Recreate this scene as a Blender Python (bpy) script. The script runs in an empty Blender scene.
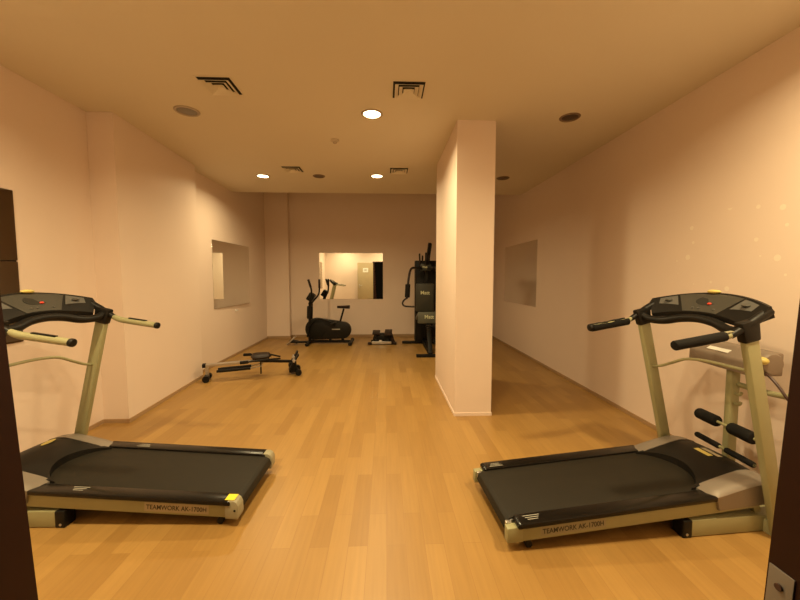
import bpy, bmesh, math, random
from mathutils import Vector, Matrix
random.seed(4)
SC = bpy.context.scene
COL = SC.collection
V = Vector

# ------------------------------------------------------------------ camera
cam_data = bpy.data.cameras.new('camera')
cam_data.sensor_width = 36.0
cam_data.lens = 36.0 * 345.0 / 800.0
cam_data.clip_start = 0.02
cam = bpy.data.objects.new('camera', cam_data)
COL.objects.link(cam)
cam.location = (0.0, 0.0, 1.33)
cam.rotation_euler = (math.radians(90) - math.atan(23 / 345), 0.0, -math.atan(14 / 345))
SC.camera = cam

# ------------------------------------------------------------------ world, exposure
SC.view_settings.view_transform = 'Standard'
SC.view_settings.look = 'None'
SC.view_settings.gamma = 1.0
SC.view_settings.use_curve_mapping = False
SC.view_settings.exposure = 0.0
world = bpy.data.worlds.new('world')
SC.world = world
world.use_nodes = True
bg = world.node_tree.nodes['Background']
bg.inputs[0].default_value = (1.0, 0.62, 0.3, 1)
bg.inputs[1].default_value = 0.006

LAMP = (1.02, 0.81, 0.44)
# the room's recessed lamps: x, y, watts
CEIL = 2.75
LIT = [(-0.118, 3.12, 34), (-1.727, 5.04, 22), (-0.123, 4.975, 22),
       (-1.70, 1.20, 37), (-0.12, 1.20, 30), (1.66, 1.20, 37)]

# ------------------------------------------------------------------ helpers
class MB:
    """collects shapes, then links them as one mesh object"""
    def __init__(s):
        s.bm = bmesh.new()

    def _add(s, vs, fs):
        bv = [s.bm.verts.new(v) for v in vs]
        for f in fs:
            try:
                s.bm.faces.new([bv[i] for i in f])
            except ValueError:
                pass
        return bv

    def box(s, c, size, rot=None, bevel=0.0, seg=2):
        x, y, z = [d / 2 for d in size]
        m = bmesh.new()
        vs = [m.verts.new(p) for p in ((-x, -y, -z), (x, -y, -z), (x, y, -z), (-x, y, -z),
                                       (-x, -y, z), (x, -y, z), (x, y, z), (-x, y, z))]
        for f in ((0, 3, 2, 1), (4, 5, 6, 7), (0, 1, 5, 4), (1, 2, 6, 5), (2, 3, 7, 6), (3, 0, 4, 7)):
            m.faces.new([vs[i] for i in f])
        if bevel:
            bmesh.ops.bevel(m, geom=m.edges[:], offset=bevel, segments=seg, affect='EDGES', profile=0.5)
        M = Matrix.Translation(c)
        if rot is not None:
            M = M @ (rot.to_4x4() if hasattr(rot, 'to_4x4') else rot)
        m.transform(M)
        s.merge(m)
        return s

    def merge(s, m):
        me = bpy.data.meshes.new('tmp')
        m.to_mesh(me)
        m.free()
        s.bm.from_mesh(me)
        bpy.data.meshes.remove(me)

    def span(s, x0, x1, y0, y1, z0, z1, bevel=0.0):
        return s.box(((x0 + x1) / 2, (y0 + y1) / 2, (z0 + z1) / 2),
                     (abs(x1 - x0), abs(y1 - y0), abs(z1 - z0)), None, bevel)

    def bar(s, p0, p1, w, h, up=(0, 0, 1), bevel=0.0, w1=None, h1=None):
        """rectangular bar from p0 to p1, w across, h along 'up'"""
        p0, p1 = V(p0), V(p1)
        d = (p1 - p0).normalized()
        u = V(up)
        a = d.cross(u).normalized()
        b = a.cross(d).normalized()
        w1 = w if w1 is None else w1
        h1 = h if h1 is None else h1
        m = bmesh.new()
        vs = []
        for p, ww, hh in ((p0, w, h), (p1, w1, h1)):
            for sa, sb in ((-1, -1), (1, -1), (1, 1), (-1, 1)):
                vs.append(m.verts.new(p + a * sa * ww / 2 + b * sb * hh / 2))
        for f in ((0, 3, 2, 1), (4, 5, 6, 7), (0, 1, 5, 4), (1, 2, 6, 5), (2, 3, 7, 6), (3, 0, 4, 7)):
            m.faces.new([vs[i] for i in f])
        bmesh.ops.recalc_face_normals(m, faces=m.faces[:])
        if bevel:
            bmesh.ops.bevel(m, geom=m.edges[:], offset=bevel, segments=2, affect='EDGES', profile=0.5)
        s.merge(m)
        return s

    def tube(s, pts, r, seg=12, smooth=0, cap=True):
        pts = [V(p) for p in pts]
        rs = list(r) if isinstance(r, (list, tuple)) else [r] * len(pts)
        if smooth:
            q, qr = [], []
            n = len(pts)
            for i in range(n - 1):
                a, b, c, d = pts[max(i - 1, 0)], pts[i], pts[i + 1], pts[min(i + 2, n - 1)]
                for k in range(smooth):
                    t = k / smooth
                    q.append(0.5 * ((2 * b) + (c - a) * t + (2 * a - 5 * b + 4 * c - d) * t * t + (3 * b - a - 3 * c + d) * t ** 3))
                    qr.append(rs[i] * (1 - t) + rs[i + 1] * t)
            q.append(pts[-1]); qr.append(rs[-1])
            pts, rs = q, qr
        t0 = (pts[1] - pts[0]).normalized()
        ref = V((0, 0, 1)) if abs(t0.z) < 0.9 else V((1, 0, 0))
        a = t0.cross(ref).normalized()
        rings = []
        for i, p in enumerate(pts):
            if i == 0:
                t = t0
            elif i == len(pts) - 1:
                t = (pts[i] - pts[i - 1]).normalized()
            else:
                t = ((pts[i + 1] - pts[i]).normalized() + (pts[i] - pts[i - 1]).normalized()).normalized()
            a = (a - t * a.dot(t)).normalized()
            b = t.cross(a)
            rings.append([s.bm.verts.new(p + (a * math.cos(2 * math.pi * k / seg) + b * math.sin(2 * math.pi * k / seg)) * rs[i])
                          for k in range(seg)])
        for i in range(len(rings) - 1):
            for k in range(seg):
                s.bm.faces.new([rings[i][k], rings[i][(k + 1) % seg], rings[i + 1][(k + 1) % seg], rings[i + 1][k]])
        if cap:
            s.bm.faces.new(rings[0][::-1])
            s.bm.faces.new(rings[-1])
        return s

    def cyl(s, p0, p1, r, r1=None, seg=20):
        return s.tube([p0, p1], [r, r if r1 is None else r1], seg)

    def rcyl(s, p0, p1, r, e=0.01, seg=18):
        """cylinder with rounded ends"""
        p0, p1 = V(p0), V(p1)
        d = (p1 - p0).normalized()
        return s.tube([p0, p0 + d * e * .3, p0 + d * e, p1 - d * e, p1 - d * e * .3, p1],
                      [r - e, r - e * .3, r, r, r - e * .3, r - e], seg)

    def prism(s, poly, axis, a, b, bevel=0.0):
        """poly: 2D outline; axis 'x': (y,z), 'y': (x,z), 'z': (x,y); extruded from a to b"""
        def P(u, v, w):
            return {'x': (w, u, v), 'y': (u, w, v), 'z': (u, v, w)}[axis]
        m = bmesh.new()
        lo = [m.verts.new(P(u, v, a)) for u, v in poly]
        hi = [m.verts.new(P(u, v, b)) for u, v in poly]
        n = len(poly)
        m.faces.new(lo[::-1])
        m.faces.new(hi)
        for i in range(n):
            m.faces.new([lo[i], lo[(i + 1) % n], hi[(i + 1) % n], hi[i]])
        bmesh.ops.recalc_face_normals(m, faces=m.faces[:])
        if bevel:
            bmesh.ops.bevel(m, geom=m.edges[:], offset=bevel, segments=2, affect='EDGES', profile=0.5)
        s.merge(m)
        return s

    def lathe(s, prof, c=(0, 0, 0), seg=32, axis='z', close=False):
        rings = []
        for r, h in prof:
            ring = []
            for k in range(seg):
                t = 2 * math.pi * k / seg
                u, v = r * math.cos(t), r * math.sin(t)
                p = {'z': (u, v, h), 'y': (u, h, v), 'x': (h, u, v)}[axis]
                ring.append(s.bm.verts.new(V(c) + V(p)))
            rings.append(ring)
        idx = list(range(len(rings)))
        pairs = list(zip(idx[:-1], idx[1:])) + ([(idx[-1], 0)] if close else [])
        for i, j in pairs:
            for k in range(seg):
                s.bm.faces.new([rings[i][k], rings[i][(k + 1) % seg], rings[j][(k + 1) % seg], rings[j][k]])
        if not close:
            s.bm.faces.new(rings[0][::-1])
            s.bm.faces.new(rings[-1])
        return s

    def loft(s, sections, cap=True):
        rings = [[s.bm.verts.new(p) for p in sec] for sec in sections]
        n = len(rings[0])
        for i in range(len(rings) - 1):
            for k in range(n):
                s.bm.faces.new([rings[i][k], rings[i][(k + 1) % n], rings[i + 1][(k + 1) % n], rings[i + 1][k]])
        if cap:
            s.bm.faces.new(rings[0][::-1])
            s.bm.faces.new(rings[-1])
        return s

    def slab(s, pts, n, t):
        """thin plate: outline pts lifted along n by t"""
        n = V(n)
        lo = [s.bm.verts.new(V(p)) for p in pts]
        hi = [s.bm.verts.new(V(p) + n * t) for p in pts]
        k = len(pts)
        s.bm.faces.new(lo[::-1]); s.bm.faces.new(hi)
        for i in range(k):
            s.bm.faces.new([lo[i], lo[(i + 1) % k], hi[(i + 1) % k], hi[i]])
        return s

    def sphere(s, c, r, scale=(1, 1, 1), seg=16):
        m = bmesh.new()
        bmesh.ops.create_uvsphere(m, u_segments=seg, v_segments=seg // 2 + 2, radius=r)
        m.transform(Matrix.Translation(c) @ Matrix.Diagonal((*scale, 1)))
        s.merge(m)
        return s

    def text(s, txt, size, M, depth=0.0006, squeeze=1.0):
        cu = bpy.data.curves.new('t', 'FONT')
        cu.body = txt
        cu.size = size
        cu.extrude = depth
        cu.offset = size * 0.012
        cu.align_x = 'CENTER'; cu.align_y = 'CENTER'
        o = bpy.data.objects.new('t', cu)
        COL.objects.link(o)
        bpy.context.view_layer.update()
        me = bpy.data.meshes.new_from_object(o.evaluated_get(bpy.context.evaluated_depsgraph_get()))
        me.transform(M @ Matrix.Diagonal((squeeze, 1, 1, 1)))
        s.bm.from_mesh(me)
        bpy.data.meshes.remove(me)
        bpy.data.objects.remove(o)
        bpy.data.curves.remove(cu)
        return s

    def xf(s, M):
        s.bm.transform(M)
        return s

    def build(s, name, mat, parent=None, smooth=38):
        bmesh.ops.recalc_face_normals(s.bm, faces=s.bm.faces[:])
        if smooth:
            lim = math.radians(smooth)
            for f in s.bm.faces:
                f.smooth = True
            for e in s.bm.edges:
                if len(e.link_faces) != 2 or e.calc_face_angle(3.2) > lim:
                    e.smooth = False
        me = bpy.data.meshes.new(name)
        s.bm.to_mesh(me)
        s.bm.free()
        me.materials.append(mat)
        o = bpy.data.objects.new(name, me)
        COL.objects.link(o)
        if parent:
            o.parent = parent
        return o


def thing(name, label, cat, loc=(0, 0, 0), rz=0.0, group=None):
    o = bpy.data.objects.new(name, None)
    o.empty_display_size = 0.1
    COL.objects.link(o)
    o.location = loc
    o.rotation_euler = (0, 0, rz)
    return tag(o, label, cat, group)


def tag(o, label, cat, group=None):
    o['label'] = label
    o['category'] = cat
    if group:
        o['group'] = group
    return o


def struct(o):
    o['kind'] = 'structure'
    return o


def copy_tree(o, parent=None):
    c = o.copy()
    COL.objects.link(c)
    c.parent = parent
    for ch in [x for x in SC.objects if x.parent == o]:
        copy_tree(ch, c)
    return c

# ------------------------------------------------------------------ materials
def mat(name, col, rough=0.5, metal=0.0, spec=0.5, noise=0.0, nscale=8.0, bump=0.0, bscale=60.0, coat=0.0):
    m = bpy.data.materials.new(name)
    m.use_nodes = True
    nt = m.node_tree
    b = nt.nodes['Principled BSDF']
    b.inputs['Base Color'].default_value = (*col, 1)
    b.inputs['Roughness'].default_value = rough
    b.inputs['Metallic'].default_value = metal
    b.inputs['Specular IOR Level'].default_value = spec
    b.inputs['Coat Weight'].default_value = coat
    tc = nt.nodes.new('ShaderNodeTexCoord')
    if noise:
        n = nt.nodes.new('ShaderNodeTexNoise')
        n.inputs['Scale'].default_value = nscale
        n.inputs['Detail'].default_value = 4
        nt.links.new(tc.outputs['Object'], n.inputs['Vector'])
        r = nt.nodes.new('ShaderNodeMix'); r.data_type = 'RGBA'
        r.inputs[6].default_value = (*[c * (1 - noise) for c in col], 1)
        r.inputs[7].default_value = (*[min(1, c * (1 + noise)) for c in col], 1)
        nt.links.new(n.outputs['Fac'], r.inputs[0])
        nt.links.new(r.outputs[2], b.inputs['Base Color'])
    if bump:
        n2 = nt.nodes.new('ShaderNodeTexNoise')
        n2.inputs['Scale'].default_value = bscale
        n2.inputs['Detail'].default_value = 3
        nt.links.new(tc.outputs['Object'], n2.inputs['Vector'])
        bp = nt.nodes.new('ShaderNodeBump')
        bp.inputs['Strength'].default_value = bump
        bp.inputs['Distance'].default_value = 0.004
        nt.links.new(n2.outputs['Fac'], bp.inputs['Height'])
        nt.links.new(bp.outputs['Normal'], b.inputs['Normal'])
    return m


def wall_mat():
    m = mat('pink_wall_paint', (0.76, 0.625, 0.53), 0.6, spec=0.3, noise=0.03, nscale=2.0, bump=0.25, bscale=9.0)
    nt = m.node_tree
    b = nt.nodes['Principled BSDF']
    # scattered touched-up spots of paler filler
    tc = nt.nodes.new('ShaderNodeTexCoord')
    vo = nt.nodes.new('ShaderNodeTexVoronoi')
    vo.inputs['Scale'].default_value = 6.5
    vo.inputs['Randomness'].default_value = 1.0
    vo.voronoi_dimensions = '2D'
    s0 = nt.nodes.new('ShaderNodeSeparateXYZ'); c0 = nt.nodes.new('ShaderNodeCombineXYZ')
    nt.links.new(tc.outputs['Object'], s0.inputs[0])
    nt.links.new(s0.outputs['Y'], c0.inputs['X']); nt.links.new(s0.outputs['Z'], c0.inputs['Y'])
    nt.links.new(c0.outputs[0], vo.inputs['Vector'])
    ra = nt.nodes.new('ShaderNodeMath'); ra.operation = 'MULTIPLY_ADD'
    ra.inputs[1].default_value = 0.24; ra.inputs[2].default_value = -0.10
    sr = nt.nodes.new('ShaderNodeSeparateColor')
    nt.links.new(vo.outputs['Color'], sr.inputs[0])
    nt.links.new(sr.outputs[0], ra.inputs[0])
    lt = nt.nodes.new('ShaderNodeMath'); lt.operation = 'LESS_THAN'
    nt.links.new(vo.outputs['Distance'], lt.inputs[0]); nt.links.new(ra.outputs[0], lt.inputs[1])
    sx = nt.nodes.new('ShaderNodeSeparateXYZ')
    nt.links.new(tc.outputs['Object'], sx.inputs[0])
    prev = lt
    for ax, lo, hi in ((0, 2.0, 3.0), (1, 1.5, 2.8), (2, 1.15, 1.8)):
        for op, val in (('GREATER_THAN', lo), ('LESS_THAN', hi)):
            g = nt.nodes.new('ShaderNodeMath'); g.operation = op; g.inputs[1].default_value = val
            nt.links.new(sx.outputs[ax], g.inputs[0])
            mu = nt.nodes.new('ShaderNodeMath'); mu.operation = 'MULTIPLY'
            nt.links.new(prev.outputs[0], mu.inputs[0]); nt.links.new(g.outputs[0], mu.inputs[1])
            prev = mu
    lt = prev
    mx = nt.nodes.new('ShaderNodeMix'); mx.data_type = 'RGBA'
    src = b.inputs['Base Color'].links[0].from_socket
    nt.links.new(src, mx.inputs[6])
    mx.inputs[7].default_value = (0.83, 0.725, 0.61, 1)
    nt.links.new(lt.outputs[0], mx.inputs[0])
    nt.links.new(mx.outputs[2], b.inputs['Base Color'])
    return m


def floor_mat():
    m = mat('beech_laminate', (0.5, 0.3, 0.14), 0.38, spec=0.5)
    nt = m.node_tree
    b = nt.nodes['Principled BSDF']
    L = nt.links.new
    tc = nt.nodes.new('ShaderNodeTexCoord')
    sep = nt.nodes.new('ShaderNodeSeparateXYZ')
    L(tc.outputs['Object'], sep.inputs[0])
    com = nt.nodes.new('ShaderNodeCombineXYZ')
    L(sep.outputs['Y'], com.inputs['X']); L(sep.outputs['X'], com.inputs['Y'])
    br = nt.nodes.new('ShaderNodeTexBrick')
    br.offset = 0.37; br.offset_frequency = 2
    br.inputs['Color1'].default_value = (0.0, 0.0, 0.0, 1)
    br.inputs['Color2'].default_value = (1, 1, 1, 1)
    br.inputs['Mortar'].default_value = (0.0, 0.0, 0.0, 1)
    br.inputs['Scale'].default_value = 1.0
    br.inputs['Mortar Size'].default_value = 0.0012
    br.inputs['Mortar Smooth'].default_value = 0.3
    br.inputs['Bias'].default_value = 0.0
    br.inputs['Brick Width'].default_value = 0.62
    br.inputs['Row Height'].default_value = 0.095
    L(com.outputs[0], br.inputs['Vector'])
    ramp = nt.nodes.new('ShaderNodeValToRGB')
    ramp.color_ramp.elements[0].color = (0.292, 0.158, 0.042, 1)
    ramp.color_ramp.elements[1].color = (0.364, 0.208, 0.060, 1)
    L(br.outputs['Color'], ramp.inputs['Fac'])
    # grain, stretched along the boards
    mp = nt.nodes.new('ShaderNodeMapping')
    mp.inputs['Scale'].default_value = (60, 3.0, 1)
    L(tc.outputs['Object'], mp.inputs['Vector'])
    nz = nt.nodes.new('ShaderNodeTexNoise')
    nz.inputs['Scale'].default_value = 1.0; nz.inputs['Detail'].default_value = 5
    L(mp.outputs[0], nz.inputs['Vector'])
    gr = nt.nodes.new('ShaderNodeMapRange')
    gr.inputs[1].default_value = 0.3; gr.inputs[2].default_value = 0.7
    gr.inputs[3].default_value = 0.94; gr.inputs[4].default_value = 1.06
    L(nz.outputs['Fac'], gr.inputs[0])
    mul = nt.nodes.new('ShaderNodeMix'); mul.data_type = 'RGBA'; mul.blend_type = 'MULTIPLY'
    mul.inputs[0].default_value = 1.0
    L(ramp.outputs[0], mul.inputs[6]); L(gr.outputs[0], mul.inputs[7])
    seam = nt.nodes.new('ShaderNodeMix'); seam.data_type = 'RGBA'
    sf = nt.nodes.new('ShaderNodeMath'); sf.operation = 'MULTIPLY'; sf.inputs[1].default_value = 0.22
    L(br.outputs['Fac'], sf.inputs[0]); L(sf.outputs[0], seam.inputs[0])
    L(mul.outputs[2], seam.inputs[6])
    seam.inputs[7].default_value = (0.2, 0.1, 0.04, 1)
    L(seam.outputs[2], b.inputs['Base Color'])
    return m


M_WALL = wall_mat()
M_CEIL = mat('ceiling_paint', (0.70, 0.625, 0.49), 0.8, spec=0.2, noise=0.03, nscale=1.5)
M_FLOOR = floor_mat()
M_SKIRT = mat('tan_skirting', (0.36, 0.23, 0.12), 0.5)
M_FRAMEWOOD = mat('dark_brown_wood', (0.022, 0.0045, 0.0015), 0.5, spec=0.25, noise=0.25, nscale=14)
M_DOOR = mat('olive_tan_door', (0.40, 0.32, 0.19), 0.45, noise=0.06, nscale=6)
M_MIRROR = mat('mirror_silver', (0.86, 0.87, 0.84), 0.015, 1.0)
M_SMOKED = mat('smoked_mirror', (0.42, 0.38, 0.31), 0.02, 1.0)
M_PAPER = mat('white_paper', (0.82, 0.80, 0.74), 0.7)
M_INK = mat('printed_ink', (0.03, 0.025, 0.02), 0.6)
M_STEEL = mat('brushed_steel', (0.55, 0.53, 0.50), 0.35, 0.9)
M_DULLSTEEL = mat('dull_steel', (0.26, 0.23, 0.2), 0.5, 0.7)
M_CREAM = mat('cream_enamel', (0.295, 0.28, 0.15), 0.38, noise=0.04, nscale=5)
M_CAPBEIGE = mat('beige_plastic', (0.29, 0.265, 0.175), 0.45)
M_SILVER = mat('silver_plastic', (0.24, 0.205, 0.17), 0.36, 0.35)
M_BLACK = mat('black_plastic', (0.009, 0.0075, 0.006), 0.45, spec=0.22)
M_BLACKG = mat('glossy_black_rail', (0.006, 0.005, 0.004), 0.25, spec=0.3)
M_BELT = mat('running_belt_rubber', (0.016, 0.0125, 0.0075), 0.62, spec=0.25, bump=0.3, bscale=300, noise=0.15, nscale=20)
M_FOAM = mat('black_foam', (0.009, 0.008, 0.007), 0.85, spec=0.2, bump=0.3, bscale=200)
M_PANEL = mat('dark_grey_panel', (0.050, 0.045, 0.036), 0.45, spec=0.35)
M_PANEL2 = mat('grey_keypad', (0.095, 0.09, 0.082), 0.4)
M_SCREEN = mat('display_window', (0.03, 0.03, 0.028), 0.12)
M_RED = mat('red_button', (0.75, 0.05, 0.02), 0.4)
M_YELLOW = mat('yellow_plastic', (0.58, 0.47, 0.14), 0.45)
M_STICKER = mat('yellow_sticker', (0.85, 0.62, 0.03), 0.5)
M_DECAL = mat('grey_print', (0.35, 0.33, 0.28), 0.5)
M_WHITE = mat('white_plastic', (0.75, 0.73, 0.68), 0.5)
M_GREYBOX = mat('warm_grey_plastic', (0.22, 0.17, 0.13), 0.5)
M_CABLE = mat('dark_cable', (0.05, 0.02, 0.015), 0.5)
M_GYM = mat('gym_black_steel', (0.008, 0.007, 0.0055), 0.5, spec=0.18)
M_GYMPAD = mat('charcoal_vinyl', (0.036, 0.036, 0.027), 0.5)
M_GYMPAD2 = mat('grey_vinyl', (0.085, 0.088, 0.066), 0.5)
M_GYMTEXT = mat('pale_print', (0.62, 0.64, 0.42), 0.6)
M_BROWNSEAT = mat('dark_brown_vinyl', (0.018, 0.009, 0.006), 0.5, spec=0.3)
M_VENT = mat('vent_paint', (0.55, 0.46, 0.35), 0.5)
M_VENTDARK = mat('duct_black', (0.012, 0.010, 0.008), 0.8)
M_RING = mat('lamp_ring_beige', (0.42, 0.34, 0.25), 0.4)
M_RINGBROWN = mat('lamp_ring_brown', (0.20, 0.13, 0.08), 0.4)
M_LENS = mat('unlit_lens', (0.16, 0.13, 0.095), 0.35)
M_LENSDARK = mat('unlit_lens_dark', (0.05, 0.028, 0.015), 0.35)
m = bpy.data.materials.new('lit_lens')
m.use_nodes = True
m.node_tree.nodes['Principled BSDF'].inputs['Emission Color'].default_value = (1, 0.74, 0.42, 1)
m.node_tree.nodes['Principled BSDF'].inputs['Emission Strength'].default_value = 14.0
M_LIT = m

# ------------------------------------------------------------------ the room
X1, X2, X2B, X3, XR = -2.58, -2.355, -2.44, -2.565, 2.35     # three planes of the left wall, the right wall
YF, YB, YC = 0.42, 7.65, 6.0                    # front wall face, back wall, end of the lower ceiling
TOP = 3.25
struct(MB().span(-2.9, 2.6, -0.9, 7.9, -0.12, 0).build('floor', M_FLOOR))
struct(MB().span(-2.9, 2.6, 0.22, YC, CEIL, CEIL + 0.1).build('ceiling', M_CEIL))
struct(MB().span(-2.9, 2.6, YC - 0.3, 7.9, TOP, TOP + 0.1).build('ceiling_recess', M_CEIL))
struct(MB().prism([(-2.85, 0.2), (X1, 0.2), (X1, 3.18), (X2, 3.18), (X2B, 4.62), (X3, 4.62), (X3, 7.8), (-2.85, 7.8)],
                  'z', 0, TOP).build('wall_left', M_WALL, smooth=0))
struct(MB().span(XR, XR + 0.2, 0.2, 7.8, 0, TOP).build('wall_right', M_WALL))
struct(MB().prism([(X3, 7.5), (-2.08, 7.5), (-2.08, YB), (XR, YB), (XR, YB + 0.2), (X3, YB + 0.2)],
                  'z', 0, TOP).build('wall_back', M_WALL, smooth=0))
struct(MB().span(0.652, 1.006, 3.205, 4.48, 0, CEIL).build('wall_column', M_WALL))
DXL, DXR, DH = -0.515, 0.60, 1.99
wf = MB()
wf.span(X1 - 0.1, -0.53, 0.2, YF, 0, CEIL)
wf.span(0.61, XR + 0.1, 0.2, YF, 0, CEIL)
wf.span(-0.53, 0.61, 0.2, YF, DH, CEIL)
struct(wf.build('wall_front', M_WALL, smooth=0))

# skirting
def skirt(name, runs, h=0.05, t=0.012, m=M_SKIRT):
    b = MB()
    for (x0, y0, x1, y1) in runs:
        b.span(min(x0, x1), max(x0, x1), min(y0, y1), max(y0, y1), 0, h)
    return struct(b.build(name, m))
t = 0.012
bl = MB()
bl.prism([(X1, YF), (X1 + t, YF), (X1 + t, 3.18 - t), (X2 + t, 3.18 - t), (X2B + t, 4.62 + t), (X3 + t, 4.62 + t), (X3 + t, 7.5), (X3, 7.5), (X3, 4.62), (X2B, 4.62), (X2, 3.18), (X1, 3.18)], 'z', 0, 0.035)
struct(bl.build('baseboard_left', M_SKIRT, smooth=0))
skirt('baseboard_right', [(XR - t, YF, XR, YB)], 0.035)
skirt('baseboard_back', [(X3, 7.5 - t, -2.08 + t, 7.5), (-2.08, 7.5, -2.08 + t, YB), (-2.08, YB - t, XR, YB)], 0.055)
skirt('baseboard_column', [(0.652 - .006, 3.205 - .006, 1.006 + .006, 3.205), (0.652 - .006, 3.205, 0.652, 4.48), (1.006, 3.205, 1.006 + .006, 4.48)],
      0.03, m=M_WALL)

# the doorway we look through: dark wooden frame, its old posts a little out of plumb
def jamb(sign, xin, name):
    b = MB()
    lean = 0.045
    secs = []
    for z in (0.0, DH):
        xi = xin - sign * lean * (z - 1.0)
        secs.append([(xi, 0.19, z), (xi, 0.435, z), (xin - sign * 0.115, 0.435, z), (xin - sign * 0.115, 0.19, z)])
    b.loft(secs)
    return struct(b.build(name, M_FRAMEWOOD, smooth=0))
jl = jamb(1, -0.451, 'trim_1')
jr = jamb(-1, 0.535, 'trim_2')
struct(MB().span(DXL + 0.0, DXR, 0.19, 0.435, DH - 0.03, DH).build('trim_3', M_FRAMEWOOD))
sp = thing('strike_plate', 'steel strike plate screwed to the dark right door post', 'strike plate', (0.535 + 0.045 * (0.858 - 1.0) - 0.0012, 0.417, 0.858))
LR = Matrix.Rotation(math.atan(0.045), 3, 'Y')
MB().box((0, 0, 0), (0.0024, 0.030, 0.155), LR, 0.0008).build('plate', M_DULLSTEEL, sp)
MB().cyl((0.001, 0, 0.055), (-0.0016, 0, 0.055), 0.0045).build('screw', M_CABLE, sp)
MB().box((-0.002, 0.0, 0.004), (0.003, 0.014, 0.05), LR).build('latch_hole', M_BLACK, sp)

# the open door leaf, swung back against the front wall
door = struct(MB().span(0, 0.68, -0.02, 0.02, 0.01, 1.93, 0.002).build('door_1', M_DOOR))
door.location = (-0.555, 0.46, 0)
door.rotation_euler = (0, 0, math.radians(180 - 22))
hb = MB()
hb.cyl((0.62, -0.02, 0.98), (0.62, -0.065, 0.98), 0.009)
hb.cyl((0.625, -0.06, 0.98), (0.50, -0.06, 0.98), 0.009)
hb.box((0.62, -0.022, 0.95), (0.035, 0.006, 0.17), None, 0.002)
hb.build('door_handle', M_STEEL, door)
sg = MB().box((0.34, -0.0215, 1.62), (0.235, 0.003, 0.18)).build('paper_sign', M_PAPER, door)
MB().box((0.34, -0.0235, 1.625), (0.11, 0.001, 0.05)).build('printed_mark', M_DECAL, sg)

# ------------------------------------------------------------------ mirrors
def mirror(label, c, size):
    o = MB().box((0, 0, 0), size, None, 0.0008, 1).build('wall_mirror', M_MIRROR)
    o.location = c
    tag(o, label, 'mirror')
    return o
mirror('unframed mirror on the back wall, above the exercise bike', (-0.762, YB - 0.004, 1.349), (1.391, 0.006, 1.012))
ml = mirror('unframed mirror on the left wall, above the rowing machine', (X3 + 0.020, 5.87, 1.368), (0.006, 1.29, 1.03))
ml.rotation_euler = (0, 0, math.radians(-1.3))
mirror('unframed mirror on the right wall, seen beyond the column', (XR - 0.004, 6.02, 1.385), (0.006, 1.44, 1.05))
dm = thing('smoked_mirror', 'dark smoked mirror in two panes on the near left wall behind the left treadmill', 'mirror', (X1, 1.86, 1.40))
MB().box((0.002, 0, 0), (0.004, 1.33, 1.04)).build('backing', M_BLACK, dm)
MB().span(0.004, 0.009, -0.67, 0.67, 0.045, 0.525).build('pane', M_SMOKED, dm)
MB().span(0.004, 0.009, -0.67, 0.67, -0.525, 0.037).build('pane', M_SMOKED, dm)

# ------------------------------------------------------------------ ceiling fittings
def downlight(x, y, label, watts=0.0, dark=False, r=0.095):
    o = thing('recessed_downlight', label, 'ceiling light', (x, y, CEIL))
    MB().lathe([(r, 0), (r, -0.004), (r - 0.006, -0.009), (r - 0.018, -0.008), (r - 0.022, -0.002), (r - 0.022, 0)],
               seg=36, close=True).build('trim_ring', M_RINGBROWN if dark else M_RING, o)
    MB().lathe([(0.004, -0.0035), (r - 0.03, -0.0035), (r - 0.0215, -0.002), (r - 0.0215, -0.0005), (0.004, -0.0005)], seg=32).build(
        'lens', M_LIT if watts else (M_LENSDARK if dark else M_LENS), o)
    if watts:
        ld = bpy.data.lights.new('downlight_lamp', 'AREA')
        ld.shape = 'DISK'
        ld.size = 2 * (r - 0.024)
        ld.energy = watts
        ld.color = LAMP
        ld.spread = math.radians(156)
        lo = bpy.data.objects.new('downlight_lamp', ld)
        COL.objects.link(lo)
        lo.location = (x, y, CEIL - 0.012)
    return o
LL = ['lit ceiling downlight nearest the viewer, between the two front air vents',
      'lit ceiling downlight at the far left of the room, near the left wall',
      'lit ceiling downlight at the far centre, left of the column',
      'lit ceiling downlight over the left treadmill, beside the entrance wall',
      'lit ceiling downlight just inside the doorway',
      'lit ceiling downlight over the right treadmill, beside the entrance wall']
for (x, y, w), lb in zip(LIT, LL):
    downlight(x, y, lb, w)
downlight(-1.70, 3.13, 'unlit grey round ceiling downlight, front left below the square vent', r=0.10)
downlight(1.64, 3.11, 'unlit dark brown round ceiling downlight, front right of the column', dark=True, r=0.088)
downlight(1.685, 5.0, 'unlit dark brown round ceiling downlight at the far right behind the column', dark=True, r=0.09)
downlight(-0.94, 5.01, 'unlit dark round ceiling downlight between the two far lit lamps', dark=True, r=0.085)
sd = thing('smoke_detector', 'small pale smoke detector on the middle of the ceiling', 'smoke detector', (-0.526, 3.71, CEIL))
MB().lathe([(0.045, 0), (0.045, -0.012), (0.03, -0.02), (0.004, -0.022)]).build('base', M_VENT, sd)
MB().lathe([(0.02, -0.02), (0.018, -0.036), (0.003, -0.04)]).build('sensor', M_RING, sd)


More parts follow.
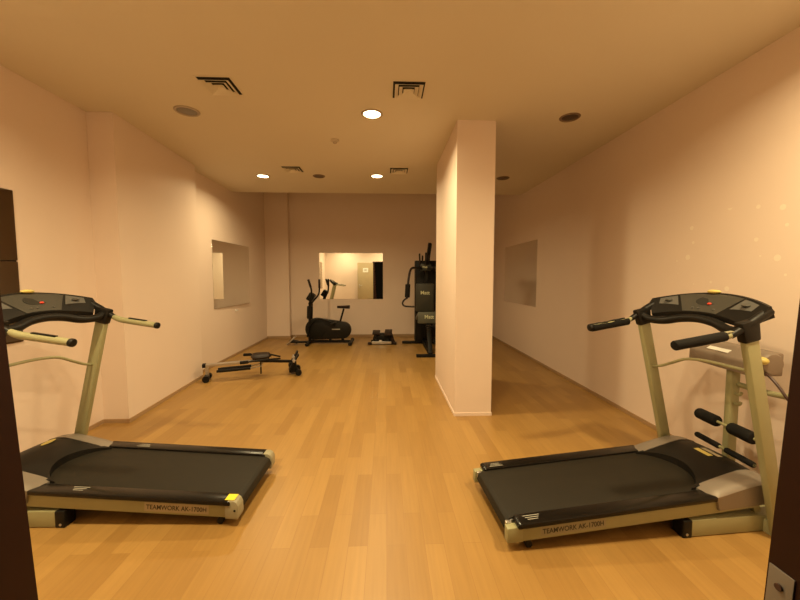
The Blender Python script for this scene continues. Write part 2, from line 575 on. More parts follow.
def diffuser(x, y, label):
    o = thing('air_vent', label, 'air vent', (x, y, CEIL), 0, 'square ceiling air vents')
    MB().box((0, 0, -0.0012), (0.236, 0.236, 0.002)).build('duct_opening', M_VENTDARK, o)
    b = MB()
    h = 0.13
    for (cx, cy, sx, sy) in ((0, -h + 0.006, 2 * h, 0.012), (0, h - 0.006, 2 * h, 0.012), (-h + 0.006, 0, 0.012, 2 * h - 0.024), (h - 0.006, 0, 0.012, 2 * h - 0.024)):
        b.box((cx, cy, -0.002), (sx, sy, 0.003))
    b.build('frame', M_CEIL, o)
    # concentric flared vanes: high on the inside, low on the outside
    for (ri, ro) in ((0.078, 0.104), (0.046, 0.072), (0.018, 0.040)):
        v = MB()
        zi, zo, tk = -0.004, -0.019, 0.003
        outer = [(-ro, -ro, zo), (ro, -ro, zo), (ro, ro, zo), (-ro, ro, zo)]
        inner = [(-ri, -ri, zi), (ri, -ri, zi), (ri, ri, zi), (-ri, ri, zi)]
        i2 = [(p[0], p[1], p[2] + tk) for p in inner]
        o2 = [(p[0], p[1], p[2] + tk) for p in outer]
        v.loft([outer, inner, i2, o2, outer], cap=False)
        bmesh.ops.remove_doubles(v.bm, verts=v.bm.verts[:], dist=1e-5)
        v.build('vane', M_CEIL, o, smooth=0)
    MB().box((0, 0, -0.005), (0.036, 0.036, 0.003)).build('centre_plate', M_CEIL, o)
    return o
diffuser(-1.23, 2.72, 'square ceiling air vent nearest the viewer on the left')
diffuser(0.175, 2.72, 'square ceiling air vent at the front, right of the nearest lit lamp')
diffuser(-1.226, 4.71, 'square ceiling air vent at the far left, beside the far left lit lamp')
diffuser(0.176, 4.71, 'square ceiling air vent at the far end, right of the far centre lit lamp')

hk = thing('wall_hook', 'tiny white hook on the left wall below the mirror', 'hook', (X3, 5.98, 0.76))
MB().cyl((0, 0, 0), (0.006, 0, 0), 0.022).build('plate', M_WHITE, hk)
MB().tube([(0.004, 0, 0.0), (0.03, 0, -0.004), (0.035, 0, 0.02)], 0.006, 8, 4).build('peg', M_WHITE, hk)

# ------------------------------------------------------------------ treadmills
def make_treadmill(label, loc, rz, near, cream_grips):
    """local frame: +X towards the console, +Y to the walker's left; near = side turned to the viewer"""
    R = thing('treadmill', label, 'treadmill', loc, rz, 'folding treadmills')
    zb = lambda X: 0.044 + 0.064 * X
    W = 0.262
    zt = zb(1.06) + 0.092
    HP = [(1.02, 0.003), (1.06, 0.008), (1.12, 0.023), (1.19, 0.043), (1.26, 0.062), (1.33, 0.078), (1.38, 0.077), (1.43, 0.064), (1.475, 0.03)]
    def TH(x):
        for (xa, za), (xb, zb_) in zip(HP, HP[1:]):
            if x <= xb:
                return zt + za + (zb_ - za) * max(0.0, (x - xa)) / (xb - xa)
        return zt + 0.03
    for s in (-1, 1):
        # side beam of the deck
        beam = MB().prism([(0.05, zb(.05)), (1.36, zb(1.36)), (1.36, zb(1.36) + .085), (0.05, zb(.05) + .075)], 'y', s * (W - 0.035), s * W, 0.002
                          ).build('side_beam', M_CREAM, R)
        if s == near:
            # printed name strip
            ang = math.atan(0.064)
            xc, L = (0.335, 0.30)
            ny = s * (W + 0.0004)
            Mx = Matrix.Translation((xc, ny, zb(xc) + 0.037))
            if s < 0:
                ax = Matrix.Rotation(-ang, 4, 'Y') @ Matrix.Rotation(math.pi / 2, 4, 'X')
            else:
                ax = Matrix.Rotation(-ang, 4, 'Y') @ Matrix.Rotation(math.pi, 4, 'Z') @ Matrix.Rotation(math.pi / 2, 4, 'X')
            np_ = MB().box((0, 0, 0), (0.34, 0.05, 0.0012)).xf(Mx @ ax).build('name_strip', M_CAPBEIGE if s < 0 else M_PAPER_TAN, R)
            MB().text('TEAMWORK AK-1700H', 0.036, Mx @ ax @ Matrix.Translation((0, -0.002, 0.0008)), squeeze=0.86).build('lettering', M_INK, np_, smooth=0)
        # rear end cap: plain bracket on the right machine, round nosed moulding on the left one
        if near < 0:
            cap = MB().prism([(-0.004, zb(0) + .004), (0.075, zb(.07)), (0.075, zb(.07) + .077), (-0.004, zb(0) + .075)],
                             'y', s * 0.228, s * 0.266, 0.003).build('end_cap', M_CREAM, R)
            MB().box((0.02, s * 0.218, zb(0) + 0.066), (0.03, 0.02, 0.03), None, 0.003).build('adjuster', M_STEEL, cap)
        else:
            cap = MB().prism([(0.008, zb(0)), (0.075, zb(.07)), (0.075, zb(.07) + .098), (0.03, zb(.03) + .101), (0.012, zb(0) + .092), (0.002, zb(0) + .07), (0.0, zb(0) + .02)],
                             'y', s * 0.212, s * 0.275, 0.004).build('end_cap', M_CAPBEIGE, R)
            MB().cyl((0.022, s * 0.2755, zb(0) + 0.05), (0.022, s * 0.277, zb(0) + 0.05), 0.006, seg=12).build('cap_screw', M_BLACK, cap)
            if s > 0:
                MB().box((0.05, s * 0.243, zb(0.05) + 0.1022), (0.05, 0.05, 0.0015), Matrix.Rotation(-0.03, 3, 'Y')).build('warning_sticker', M_STICKER, cap)
        # foot rail
        rail = MB().prism([(0.045, zb(.045) + .074), (1.10, zb(1.10) + .074), (1.10, zb(1.10) + .098), (0.06, zb(.06) + .1), (0.045, zb(.045) + .094)],
                          'y', s * 0.205, s * 0.28, 0.005).build('foot_rail', M_BLACKG, R)
        xm = 0.13 if near < 0 else 0.86
        for k in range(3):
            MB().box((xm + 0.0 * k, s * (0.225 + 0.013 * k), zb(xm) + 0.0995), (0.085 - 0.016 * k, 0.004, 0.0012), Matrix.Rotation(-math.atan(.064), 3, 'Y')
                     ).build('rail_mark', M_DECAL, rail)
        # rear wheel under the deck
        wf_ = MB().box((0.1, s * 0.215, 0.036), (0.035, 0.012, 0.04)).build('wheel_bracket', M_STEEL, R)
        MB().cyl((0.115, s * 0.222, 0.018), (0.115, s * 0.247, 0.018), 0.018, seg=18).build('wheel', M_BLACK, wf_)
        # floor beam
        fb = MB().span(0.96, 1.50, s * 0.205, s * 0.268, 0.004, 0.09, 0.004).build('floor_beam', M_CREAM, R)
        fc = MB().span(0.924, 0.975, s * 0.203, s * 0.271, 0.0, 0.092, 0.006).build('beam_cap', M_BLACK, fb)
        MB().cyl((0.945, s * 0.2705, 0.02), (0.945, s * 0.273, 0.02), 0.007, seg=12).build('cap_screw', M_STEEL, fb)
        # upright
        p0, p1 = V((1.408, s * 0.317, 0.03)), V((1.166, s * 0.317, 1.03))
        up = MB().bar(p0, p1, 0.068, 0.036, up=(0, 1, 0), bevel=0.007).build('upright', M_CREAM, R)
        MB().cyl((1.40, s * 0.341, 0.07), (1.40, s * 0.349, 0.07), 0.012, seg=12).build('bolt', M_BLACK, up)
        d = (p1 - p0).normalized()
        q = p1 - d * 0.012
        sl = MB().bar(q, q + d * 0.105, 0.082, 0.046, up=(0, 1, 0), bevel=0.010, w1=0.10).build('sleeve', M_BLACK, R)
        # strut from the beam to the deck
        MB().bar((1.38, s * 0.236, 0.09), (1.33, s * 0.25, 0.17), 0.035, 0.02, up=(0, 1, 0)).build('lift_strut', M_CREAM, R)
        # silver fender beside the motor hood: a pointed band with a side skirt
        secs = []
        N = 22
        for k in range(N + 1):
            X = 1.068 + 0.40 * k / N
            Xo = min(1.472, X + 0.012)
            e = min(1.0, k / 2.5)
            ti, to = TH(X) - 0.004 + 0.009 * e, TH(Xo) - 0.010 + 0.006 * e - 0.012 * (k / N)
            lo = zb(Xo) + 0.02 if Xo > 1.102 else min(to - 0.004, zb(Xo) + 0.097)
            secs.append([(X, s * 0.178, ti - 0.03), (X, s * 0.178, ti), (X * .5 + Xo * .5, s * 0.225, ti * .5 + to * .5 + .004), (Xo, s * 0.266, to),
                         (Xo + .002, s * 0.276, to - 0.010 * e - .001), (Xo + 0.002, s * 0.274, lo), (X, s * 0.2, lo - .004)])
        MB().loft(secs).build('hood_fender', M_SILVER, R)
    # floor cross tube at the front
    MB().span(1.385, 1.445, -0.345, 0.345, 0.002, 0.07, 0.004).build('cross_tube', M_CREAM, R)
    # belt and rollers
    MB().prism([(0.0, zb(0) + 0.045), (0.012, zb(0) + 0.076), (0.035, zb(0.03) + 0.088), (1.2, zb(1.2) + 0.088), (1.2, zb(1.2) + .03), (0.03, zb(.03) + .018), (0.01, zb(0) + .024)],
               'y', -0.206, 0.206, 0.003).build('running_belt', M_BELT, R)
    MB().cyl((0.045, -0.214, zb(0.045) + .05), (0.045, 0.214, zb(.045) + .05), 0.03, seg=20).build('rear_roller', M_STEEL, R)
    # motor hood, an arch over the belt
    secs = []
    for k in range(17):
        y = -0.19 + 0.38 * k / 16
        c = 1 - (y / 0.19) ** 2
        xf = 1.04 + 0.13 * c ** 0.7
        sec = [(xf, y, zb(xf) + 0.085), (xf + 0.003, y, TH(xf) + 0.006 * c)]
        for q in range(1, 9):
            X = xf + (1.465 - xf) * q / 8
            sec.append((X, y, TH(X) + 0.008 * c))
        sec.append((1.475, y, zb(1.47)))
        secs.append(sec)
    MB().loft(secs).build('motor_hood', M_BLACK, R)
    def onhood(x, y, h=0.009):
        return (x, y, TH(x) + h)
    if near < 0:
        MB().slab([onhood(1.335, -0.035), onhood(1.335, 0.055), onhood(1.31, 0.06), onhood(1.31, -0.03)], (0, 0, 1), 0.0015).build('hood_sticker', M_YELLOW, R)
        MB().slab([onhood(1.375, -0.055), onhood(1.375, 0.05), onhood(1.35, 0.055), onhood(1.35, -0.05)], (0, 0, 1), 0.0015).build('paper_label', M_PAPER_TAN, R)
    else:
        MB().slab([onhood(1.36 + 0.018 * math.cos(a), -0.10 + 0.045 * math.sin(a)) for a in [2 * math.pi * k / 20 for k in range(20)]], (0, 0, 1), 0.002).build('hood_sticker', M_YELLOW, R)

    # ---- console
    def XT(y):
        return 1.325 - 0.75 * y * y
    def ZT(y):
        return 1.236 - 0.45 * y * y
    def F(y, s, off=0.0):
        return V((XT(y) - 0.095 * s - 0.757 * off, y, ZT(y) - 0.112 * s + 0.654 * off))
    secs = []
    for k in range(21):
        y = -0.335 + 0.67 * k / 20
        a = F(y, 0); b = F(y, 1)
        e = abs(y) / 0.335
        sag = 0.010 + 0.02 * (1 - e * e)
        if e > .8:
            b = F(y, 1 - 0.75 * (e - .8) / .2)
        secs.append([tuple(a + V((0.012, 0, 0.004))), tuple(a + V((-.004, 0, .003))), tuple(b + V((0.0, 0, 0.004))), tuple(b + V((0.006, 0, -sag))), tuple(b + V((0.05, 0, -sag - .004))),
                     tuple(a + V((0.035, 0, -0.05)))])
    con = MB().loft(secs).build('console', M_BLACK, R)
    nf = V((-0.757, 0, 0.654))
    def plate(name, m, ys, t=0.004, off=0.001, sub=None):
        # ys: outline of (y, s); long edges are subdivided so the plate follows the curve
        o = []
        for (y0, s0), (y1, s1) in zip(ys, ys[1:] + ys[:1]):
            n = max(1, int(abs(y1 - y0) / 0.03))
            for k in range(n):
                u = k / n
                o.append(F(y0 + (y1 - y0) * u, s0 + (s1 - s0) * u, off))
        return MB().slab(o, nf, t).build(name, m, sub or R, smooth=0)
    mid = plate('control_panel', M_PANEL, [(-0.185, 0.06), (0.185, 0.06), (0.10, 0.95), (-0.10, 0.95)])
    pts = [F(0.065 * math.cos(a), 0.42 + 0.22 * math.sin(a), 0.0052) for a in [2 * math.pi * k / 24 for k in range(24)]]
    MB().slab(pts, nf, 0.002).build('display', M_SCREEN, mid)
    MB().sphere(tuple(F(-0.025 * 1, 0.56, 0.008)), 0.011, (1, 1, .6)).build('stop_button', M_RED, mid)
    for yk in (-0.07, 0.02, 0.055):
        MB().sphere(tuple(F(yk, 0.78, 0.006)), 0.007, (1, 1, .5)).build('button', M_PANEL2, mid)
    for s in (-1, 1):
        sp_ = plate('side_panel', M_PANEL2, [(s * 0.195, 0.08), (s * 0.285, 0.10), (s * 0.27, 0.42), (s * 0.150, 0.62)])
        MB().sphere(tuple(F(s * 0.225, 0.3, 0.006)), 0.022, (1, 1, .35)).build('cup_ring', M_PANEL, sp_)
        # black arm from the console corner down to the handle
        arm = MB().tube([(1.262, s * 0.318, 1.166), (1.18, s * 0.322, 1.118), (1.065, s * 0.318, 1.048)], [0.023, 0.022, 0.015], 10, 4).build('console_arm', M_BLACK, R)
        hp = [(1.085, s * 0.318, 1.06), (1.04, s * 0.315, 1.042), (0.97, s * 0.312, 1.030), (0.79, s * 0.308, 1.002)]
        if cream_grips:
            h_ = MB().tube(hp, [0.016, 0.0195, 0.0195, 0.0195], 14, 4).build('handlebar', M_CREAM, R)
            MB().rcyl((0.80, s * 0.308, 1.0035), (0.778, s * 0.307, 1.0), 0.0215, 0.005).build('end_cap', M_BLACK, h_)
            MB().bar((0.98, s * 0.312, 1.0525), (0.86, s * 0.31, 1.034), 0.018, 0.008, bevel=0.003).build('pulse_pad', M_BLACK, h_)
        else:
            h_ = MB().tube(hp, [0.013, 0.015, 0.015, 0.015], 14, 4).build('handlebar', M_CREAM, R)
            if s < 0:
                MB().rcyl((1.04, s * 0.313, 1.046), (0.779, s * 0.307, 1.0035), 0.024, 0.007).build('foam_grip', M_FOAM, h_)
                MB().bar((1.075, s * 0.316, 1.069), (1.005, s * 0.313, 1.0585), 0.02, 0.006, bevel=0.002).build('pulse_pad', M_CAPBEIGE, h_)
            else:
                # torn foam: a dark sleeve open along its top
                g = MB()
                P0, P1 = V((1.045, s * 0.315, 1.042)), V((0.79, s * 0.308, 1.002))
                d = (P1 - P0).normalized(); a = V((0, 1, 0)); b = a.cross(d).normalized()
                if b.z < 0: b = -b
                secs = []
                for k in range(13):
                    c = P0 + (P1 - P0) * k / 12
                    w = 0.75 + 0.3 * random.random()
                    ring = []
                    for rr in (0.0285, 0.019):
                        an = [math.pi / 2 + w + (2 * math.pi - 2 * w) * j / 12 for j in range(13)]
                        if rr < .02: an = an[::-1]
                        ring += [c + (a * math.cos(t_) + b * math.sin(t_)) * rr for t_ in an]
                    secs.append(ring)
                tg = g.loft(secs).build('foam_grip', M_FOAM, h_)
                tg['label'] = 'torn black foam grip with the cream tube showing through'
                MB().rcyl(P1 - d * .005, P1 + d * .018, 0.024, 0.006).build('end_cap', M_BLACK, h_)
                for q_ in (0.3, 0.6):
                    c = P0 + (P1 - P0) * q_ + b * 0.016
                    MB().sphere(tuple(c), 0.012, (1.6, .8, .5)).build('foam_scrap', M_FOAM, h_)
    # arched bar joining the two sleeves under the console
    MB().tube([(1.145, -0.318, 1.085), (1.16, -0.27, 1.06), (1.19, -0.19, 1.058), (1.215, -0.1, 1.082), (1.222, 0, 1.092),
               (1.215, 0.1, 1.082), (1.19, 0.19, 1.058), (1.16, 0.27, 1.06), (1.145, 0.318, 1.085)], 0.024, 12, 4).build('console_arch', M_BLACK, R)
    # safety key on top
    MB().sphere(tuple(F(-0.0, -0.02, 0.012)), 0.026, (0.6, 1.5, 0.42)).build('safety_key', M_YELLOW, R)
    # cross bar
    MB().tube([(1.236, -near * yy, zz) for yy, zz in ((0.31, 0.733), (0.24, 0.755), (0.16, 0.795), (0.08, 0.836), (0.0, 0.852), (-0.08, 0.858), (-0.2, 0.858), (-0.31, 0.858))],
              0.0085, 10, 3).build('crossbar', M_CREAM, R)
    return R

M_PAPER_TAN = mat('tan_strip', (0.40, 0.34, 0.23), 0.5)
make_treadmill('treadmill on the right with black foam covered handles, facing the right wall', (0.569, 1.825, 0), 0.062, -1, False)
make_treadmill('treadmill on the left with bare cream handles and a yellow sticker on its rear corner', (-0.774, 2.057, 0), 3.110, 1, True)

# ------------------------------------------------------------------ belt massager between right treadmill and wall
bmg = thing('belt_massager', 'cream massager stand with grey motor box and black foam rollers beside the right wall', 'massager', (2.13, 2.0, 0), math.radians(-4))
MB().span(-0.03, 0.10, -0.22, 0.22, 0.0, 0.035, 0.006).build('base', M_CREAM, bmg)
MB().bar((0.005, 0, 0.03), (0.0, 0, 0.80), 0.055, 0.04, up=(0, 1, 0), bevel=0.006).build('post', M_CREAM, bmg)
bx = MB().prism([(-0.06, 0.765), (0.13, 0.765), (0.13, 0.90), (0.03, 0.90), (-0.06, 0.845)], 'y', -0.16, 0.27, 0.012).build('motor_box', M_GREYBOX, bmg)
MB().box((-0.022, 0.085, 0.8715), (0.03, 0.15, 0.004), Matrix.Rotation(math.radians(-31), 3, 'Y')).build('white_label', M_WHITE, bx)
MB().lathe([(0.03, -0.232), (0.054, -0.229), (0.062, -0.218), (0.062, -0.150), (0.03, -0.145)], (0.0, 0, 0.852), 24, 'y').build('rotor_hood', M_GREYBOX, bmg)
MB().sphere((-0.058, -0.222, 0.872), 0.027, (1, 1.2, .8)).build('knob', M_YELLOW, bmg)
for z, r, l0, l1, nm in ((0.415, 0.036, 0.045, 0.19, 'foam_roller'), (0.265, 0.018, 0.02, 0.20, 'foam_bar')):
    MB().cyl((-0.035, -0.2, z), (-0.035, 0.2, z), 0.009, seg=12).build('roller_rod', M_CREAM, bmg)
    for s in (-1, 1):
        MB().rcyl((-0.035, s * l0, z), (-0.035, s * l1, z), r, 0.01).build(nm, M_FOAM, bmg)
for z in (0.62, 0.56):
    MB().tube([(0.0, -0.02, z), (0.0, -0.05, z), (0.0, -0.06, z + 0.02)], 0.008, 8, 3).build('hook', M_CREAM, bmg)
MB().tube([(0.02, -0.02, 0.675), (0.03, -0.2, 0.68), (0.03, -0.36, 0.705)], 0.016, 10, 3).build('side_arm', M_CREAM, bmg)
MB().tube([(-0.03, -0.21, 0.80), (-0.05, -0.26, 0.795), (-0.05, -0.31, 0.755), (-0.04, -0.36, 0.69), (0.03, -0.42, 0.58), (0.12, -0.46, 0.4), (0.17, -0.5, 0.02), (0.13, -0.7, 0.012)], 0.007, 8, 5).build('power_cord', M_CABLE, bmg)

# ------------------------------------------------------------------ rowing machine
rw = thing('rowing_machine', 'low silver rowing machine with dark seat beside the left wall', 'rowing machine', (-2.325, 4.44, 0), math.radians(17))
L = 1.18
MB().bar((0.0, 0, 0.20), (0.72, 0, 0.218), 0.05, 0.035, bevel=0.004).build('slide_rail', M_STEEL, rw)
MB().span(-0.02, 0.02, -0.03, 0.03, 0.175, 0.225, 0.006).build('rail_cap', M_BLACK, rw)
MB().bar((0.68, 0, 0.208), (1.07, 0, 0.17), 0.04, 0.035, bevel=0.004).build('neck_rail', M_GYM, rw)
MB().bar((0.03, 0, 0.19), (0.035, 0, 0.05), 0.04, 0.03, up=(0, 1, 0)).build('rear_post', M_STEEL, rw)
for s in (-1, 1):
    MB().cyl((0.03, s * 0.05, 0.042), (0.03, s * 0.10, 0.042), 0.042, seg=20).build('rear_wheel', M_BLACK, rw)
MB().cyl((0.03, -0.1, 0.042), (0.03, 0.1, 0.042), 0.012).build('rear_axle', M_GYM, rw)
seat = MB()
secs = []
for k in range(9):
    u = k / 8
    x = 0.55 + 0.26 * u
    hw = 0.13 * (1 - (2 * u - 1) ** 4) ** 0.5 * (1 - 0.35 * u) + 0.012
    th = 0.038 * (1 - (2 * u - 1) ** 6) ** 0.5 + 0.006
    secs.append([(x, hw * math.cos(a), 0.275 + th * math.sin(a)) for a in [2 * math.pi * j / 16 for j in range(16)]])
seat.loft(secs).build('seat', M_BROWNSEAT, rw)
MB().span(0.60, 0.74, -0.045, 0.045, 0.205, 0.26, 0.004).build('seat_carriage', M_BLACK, rw)
for s in (-1, 1):
    ar = MB().tube([(0.92, s * 0.06, 0.235), (0.72, s * 0.19, 0.26), (0.50, s * 0.23, 0.255)], 0.011, 10, 4).build('rowing_arm', M_GYM, rw)
    MB().rcyl((0.54, s * 0.225, 0.256), (0.44, s * 0.24, 0.255), 0.02, 0.006).build('grip', M_FOAM, ar)
    pist = MB().cyl((0.15, s * 0.055, 0.125), (0.55, s * 0.07, 0.135), 0.018, seg=14).build('damper', M_GYM, rw)
    MB().cyl((0.18, s * 0.0555, 0.126), (0.40, s * 0.063, 0.131), 0.0195, seg=14).build('damper_sleeve', M_GYM, pist)
    MB().cyl((0.55, s * 0.07, 0.135), (0.70, s * 0.078, 0.16), 0.008, seg=10).build('damper_rod', M_STEEL, pist)
    # foot plates
    fp = MB().bar((1.03, s * 0.11, 0.085), (1.155, s * 0.11, 0.285), 0.11, 0.018, up=(-0.86, 0, 0.5), bevel=0.004).build('foot_plate', M_BLACK, rw)
    MB().bar((1.085, s * 0.11, 0.19), (1.105, s * 0.11, 0.225), 0.12, 0.03, up=(-0.86, 0, 0.5), bevel=0.006).build('foot_strap', M_STEEL, fp)
    MB().cyl((1.15, s * 0.10, 0.04), (1.15, s * 0.16, 0.04), 0.04, seg=18).build('front_wheel', M_BLACK, rw)
MB().span(0.665, 0.68, -0.05, 0.05, 0.04, 0.21, 0.003).build('mid_leg', M_GYM, rw)
MB().span(1.03, 1.13, -0.08, 0.08, 0.03, 0.17, 0.012).build('front_box', M_GYM, rw)
MB().cyl((1.15, -0.16, 0.04), (1.15, 0.16, 0.04), 0.012).build('front_axle', M_GYM, rw)

# ------------------------------------------------------------------ exercise bike by the back wall
bk = thing('exercise_bike', 'black elliptical exercise bike with big flywheel casing at the back wall', 'exercise bike', (-1.12, 6.88, 0))
MB().tube([(-0.42, 0, 0.05), (0.40, 0, 0.045)], 0.026, 12).build('base_rail', M_GYM, bk)
for x, w in ((-0.40, 0.24), (0.42, 0.22)):
    sb = MB().cyl((x, -w, 0.035), (x, w, 0.035), 0.03, seg=16).build('stabiliser', M_GYM, bk)
    for s in (-1, 1):
        MB().rcyl((x, s * w, 0.036), (x, s * (w + 0.045), 0.036), 0.036, 0.008).build('foot_cap', M_BLACK, sb)
# casing: large round wheel cover in front running back into a smaller one
out = []
for k in range(25):
    a = math.radians(82 + (278 - 82) * k / 24)
    out.append((-0.26 + 0.215 * math.cos(a), 0.305 + 0.215 * math.sin(a)))
for k in range(17):
    a = math.radians(-75 + 160 * k / 16)
    out.append((0.26 + 0.165 * math.cos(a), 0.275 + 0.165 * math.sin(a)))
cs = MB().prism(out, 'y', -0.075, 0.075, 0.018).build('flywheel_casing', M_BLACK, bk)
MB().lathe([(0.05, -0.088), (0.17, -0.083), (0.19, -0.072), (0.05, -0.07)], (-0.25, 0, 0.305), 32, 'y').build('wheel_cover', M_GYM, cs)
MB().box((0.13, -0.0762, 0.30), (0.16, 0.002, 0.02), None).build('casing_stripe', M_DECAL, cs)
MB().bar((0.0, 0, 0.05), (0.02, 0, 0.16), 0.05, 0.04, up=(0, 1, 0)).build('frame_strut', M_GYM, bk)
MB().bar((0.26, 0, 0.05), (0.24, 0, 0.14), 0.05, 0.04, up=(0, 1, 0)).build('frame_strut', M_GYM, bk)
# mast and computer
MB().tube([(-0.40, 0, 0.06), (-0.395, 0, 0.5), (-0.375, 0, 0.86)], 0.027, 12, 3).build('mast', M_GYM, bk)
MB().rcyl((-0.395, 0, 0.50), (-0.385, 0, 0.76), 0.058, 0.02).build('mast_cover', M_BLACK, bk)
cp = MB().box((-0.36, 0, 0.935), (0.12, 0.17, 0.16), Matrix.Rotation(math.radians(32), 3, 'Y'), 0.015).build('computer', M_BLACK, bk)
for s in (-1, 1):
    x0 = 0.02 if s > 0 else -0.02
    hs = MB().tube(([(-0.38, -0.11, 0.80), (-0.33, -0.17, 0.93), (-0.31, -0.20, 1.03), (-0.315, -0.21, 1.12), (-0.36, -0.21, 1.27)] if s < 0 else [(-0.38, 0.11, 0.80), (-0.28, 0.17, 0.93), (-0.245, 0.20, 1.0), (-0.235, 0.21, 1.10), (-0.235, 0.21, 1.27)]),
                   0.017, 10, 4).build('moving_handle', M_GYM, bk)
    MB().rcyl(*(((-0.318, -0.21, 1.13), (-0.365, -0.21, 1.285)) if s < 0 else ((-0.235, 0.21, 1.11), (-0.235, 0.21, 1.285))), 0.022, 0.006).build('grip', M_BROWNSEAT, hs)
    MB().tube([(-0.37, s * 0.11, 0.8), (-0.38, s * 0.11, 0.42), (-0.42, s * 0.12, 0.16)], 0.018, 10, 3).build('swing_arm', M_GYM, bk)
    pl = MB().tube([(-0.40, s * 0.125, 0.34 if s < 0 else 0.18), (-0.24, s * 0.13, 0.51 if s < 0 else .2), (-0.03, s * 0.13, 0.475 if s < 0 else .17), (0.12, s * 0.13, 0.40 if s < 0 else .16)], 0.016, 10, 4).build('pedal_arm', M_GYM, bk)
    px, pz = (0.09, 0.43) if s < 0 else (0.02, 0.185)
    MB().box((px, s * 0.17, pz), (0.12, 0.08, 0.022), Matrix.Rotation(math.radians(-20 if s < 0 else 8), 3, 'Y'), 0.006).build('pedal', M_BLACK, pl)
# bench seat
MB().bar((0.20, 0, 0.42), (0.28, 0, 0.70), 0.036, 0.036, up=(0, 1, 0), bevel=0.004).build('seat_post', M_GYM, bk)
secs = []
for k in range(9):
    u = k / 8
    x = 0.15 + 0.245 * u
    hw = 0.02 + 0.10 * u ** 0.8 * (1 - max(0, u - .8) * 1.4)
    th = 0.024 + 0.012 * u
    secs.append([(x, hw * math.cos(a), 0.735 + th * math.sin(a)) for a in [2 * math.pi * j / 14 for j in range(14)]])
MB().loft(secs).build('saddle', M_BROWNSEAT, bk)
# silver tipped front roller foot
ff = MB().tube([(-0.42, -0.05, 0.05), (-0.60, -0.10, 0.055), (-0.72, -0.12, 0.06)], 0.022, 10, 3).build('front_leg', M_GYM, bk)
MB().bar((-0.60, -0.12, 0.06), (-0.76, -0.13, 0.085), 0.12, 0.05, bevel=0.012).build('front_shoe', M_BLACK, ff)
MB().bar((-0.80, -0.13, 0.02), (-0.65, -0.13, 0.17), 0.13, 0.025, up=(-0.6, 0, 0.6), bevel=0.005).build('front_guard', M_STEEL, ff)

# ------------------------------------------------------------------ mini stepper
st = thing('mini_stepper', 'small black stepper with silver front plate, between exercise bike and multi gym', 'stepper', (-0.06, 6.72, 0))
MB().span(-0.22, 0.16, -0.03, 0.0, 0.015, 0.07, 0.004).build('front_plate', M_STEEL, st)
bs = MB()
bs.span(-0.29, 0.25, 0.0, 0.05, 0.0, 0.035, 0.006)
bs.span(-0.25, 0.22, 0.32, 0.37, 0.0, 0.035, 0.006)
bs.span(-0.06, 0.04, 0.03, 0.34, 0.02, 0.06, 0.006)
bs.build('base_frame', M_GYM, st)
for x in (-0.27, 0.235):
    MB().span(x - 0.03, x + 0.03, -0.02, 0.055, 0.0, 0.05, 0.008).build('foot_cap', M_BROWNSEAT, st)
MB().prism([(-0.21, 0.03), (0.20, 0.03), (0.15, 0.17), (0.04, 0.21), (-0.07, 0.21), (-0.16, 0.15)], 'y', 0.06, 0.22, 0.015).build('body_shell', M_GYM, st)
for s, z in ((-1, 0.235), (1, 0.25)):
    x = -0.02 + s * 0.115
    pd = MB().bar((x, -0.02, z - (0.02 if s < 0 else 0.06)), (x + (0.02 if s > 0 else 0), 0.30, z), 0.15, 0.03, bevel=0.008).build('pedal', M_BROWNSEAT, st)
    MB().bar((x, 0.03, 0.05), (x, 0.2, z - 0.02), 0.045, 0.045, bevel=0.008).build('piston', M_GYM, pd)
    MB().bar((x + s * 0.06, 0.26, 0.03), (x, 0.22, z - 0.02), 0.03, 0.05, bevel=0.006).build('pedal_lever', M_GYM, pd)
MB().bar((0.21, 0.0, 0.02), (0.14, 0.1, 0.22), 0.06, 0.05, bevel=0.008).build('side_shroud', M_BROWNSEAT, st)
MB().box((-0.05, -0.012, 0.083), (0.06, 0.02, 0.028), None, 0.006).build('counter', M_STEEL, st)

# ------------------------------------------------------------------ multi gym behind the column
mg = thing('multi_gym', 'black multi gym with grey lettered pads and curved press arm behind the column', 'multi gym', (0.74, 6.75, 0))
MB().span(-0.165, 0.28, 0.0, 0.22, 0.05, 1.65, 0.01).build('weight_shroud', M_GYM, mg)
MB().span(-0.42, 0.50, 0.05, 0.12, 0.0, 0.05, 0.008).build('rear_foot', M_GYM, mg)
MB().span(-0.035, 0.035, -1.05, 0.1, 0.03, 0.10, 0.008).build('floor_rail', M_GYM, mg)
MB().span(-0.24, 0.30, -1.14, -1.08, 0.0, 0.05, 0.008).build('front_foot', M_GYM, mg)
MB().bar((0.0, -1.08, 0.04), (0.02, -0.62, 0.47), 0.07, 0.06, bevel=0.006).build('seat_post', M_GYM, mg)
MB().bar((0.02, -0.72, 0.04), (0.02, -0.72, 0.44), 0.06, 0.06, up=(0, 1, 0), bevel=0.006).build('front_post', M_GYM, mg)
MB().bar((0.05, -0.02, 0.1), (0.05, -0.08, 1.80), 0.07, 0.06, up=(0, 1, 0), bevel=0.006).build('mast', M_GYM, mg)
MB().bar((0.04, -0.12, 1.50), (0.075, -0.36, 1.95), 0.06, 0.07, bevel=0.008).build('top_boom', M_GYM, mg)
for s in (-1, 1):
    MB().bar((s * 0.085, -0.1, 1.55), (s * 0.095, -0.1, 1.78), 0.03, 0.03, up=(0, 1, 0), bevel=0.004).build('pulley_bracket', M_BROWNSEAT, mg)
    MB().cyl((s * 0.06 - 0.012, -0.3, 1.68), (s * 0.06 + 0.012, -0.3, 1.68), 0.05, seg=20).build('pulley', M_BLACK, mg)
MB().bar((0.05, -0.2, 1.62), (0.05, -0.22, 1.76), 0.04, 0.012, up=(0, 1, 0)).build('pulley_plate', M_STEEL, mg)
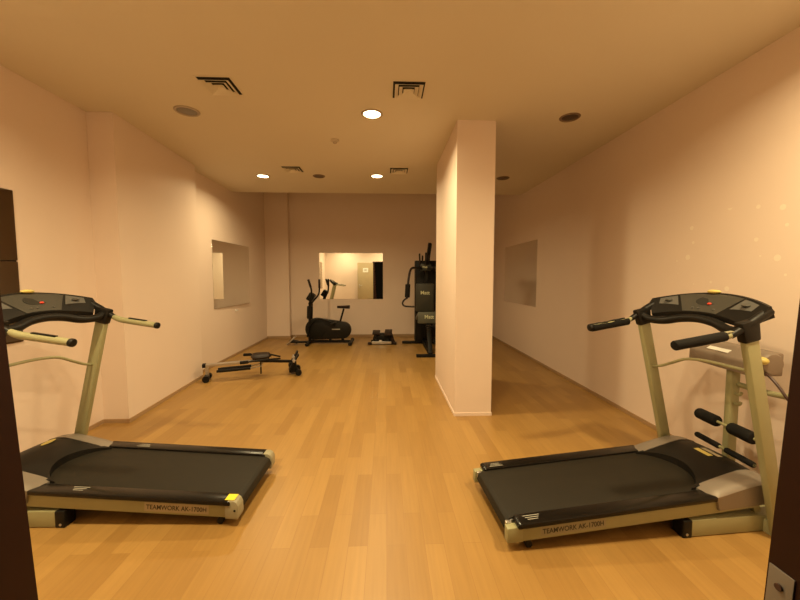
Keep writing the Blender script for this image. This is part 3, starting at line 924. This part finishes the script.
hp = MB().box((0.02, -0.16, 1.515), (0.20, 0.06, 0.13), None, 0.012).build('head_pad', M_GYMPAD, mg)
BX = Matrix.Rotation(math.pi / 2, 4, 'X')
MB().text('Matt', 0.05, Matrix.Translation((0.0, -0.1915, 1.52)) @ BX).build('lettering', M_GYMTEXT, hp, smooth=0)
bp = MB().box((0.0, -0.20, 0.94), (0.34, 0.07, 0.54), Matrix.Rotation(math.radians(4), 3, 'X'), 0.02).build('back_pad', M_GYMPAD, mg)
MB().text('Matt', 0.095, Matrix.Translation((0.0, -0.2445, 1.03)) @ Matrix.Rotation(math.radians(4), 4, 'X') @ BX).build('lettering', M_GYMTEXT, bp, smooth=0)
spd = MB().box((0.0, -0.42, 0.60), (0.36, 0.36, 0.07), Matrix.Rotation(math.radians(-16), 3, 'X'), 0.02).build('seat_pad', M_GYMPAD2, mg)
fp_ = MB().box((0.0, -0.60, 0.60), (0.34, 0.05, 0.21), None, 0.018).build('seat_front_pad', M_GYMPAD2, mg)
MB().text('Matt', 0.09, Matrix.Translation((0.03, -0.627, 0.615)) @ BX).build('lettering', M_GYMTEXT, fp_, smooth=0)
for s in (-1, 1):
    pa = MB().tube([(s * 0.10, -0.16, 1.50), (s * 0.24, -0.22, 1.50), (s * 0.29, -0.30, 1.43), (s * 0.325, -0.36, 1.26), (s * 0.345, -0.38, 1.0), (s * 0.36, -0.38, 0.93)], 0.021, 12, 5).build('press_arm', M_BROWNSEAT, mg)
    MB().rcyl((s * 0.335, -0.37, 1.20), (s * 0.347, -0.38, 0.95), 0.048, 0.015).build('foam_pad', M_FOAM, pa)
    MB().tube([(s * 0.35, -0.38, 0.94), (s * 0.41, -0.40, 0.90), (s * 0.435, -0.42, 0.84), (s * 0.39, -0.44, 0.795), (s * 0.22, -0.46, 0.785)], 0.016, 10, 5).build('hook_handle', M_BROWNSEAT, pa)
    MB().bar((s * 0.05, -0.16, 1.50), (s * 0.17, -0.2, 1.50), 0.06, 0.06, bevel=0.006).build('arm_pivot', M_GYM, pa)
for z in (0.47, 0.20):
    lr = MB().cyl((-0.05, -0.80, z), (0.30, -0.80, z), 0.014, seg=12).build('leg_bar', M_GYM, mg)
    MB().rcyl((0.08, -0.80, z), (0.30, -0.80, z), 0.045, 0.012).build('leg_roller', M_FOAM, lr)
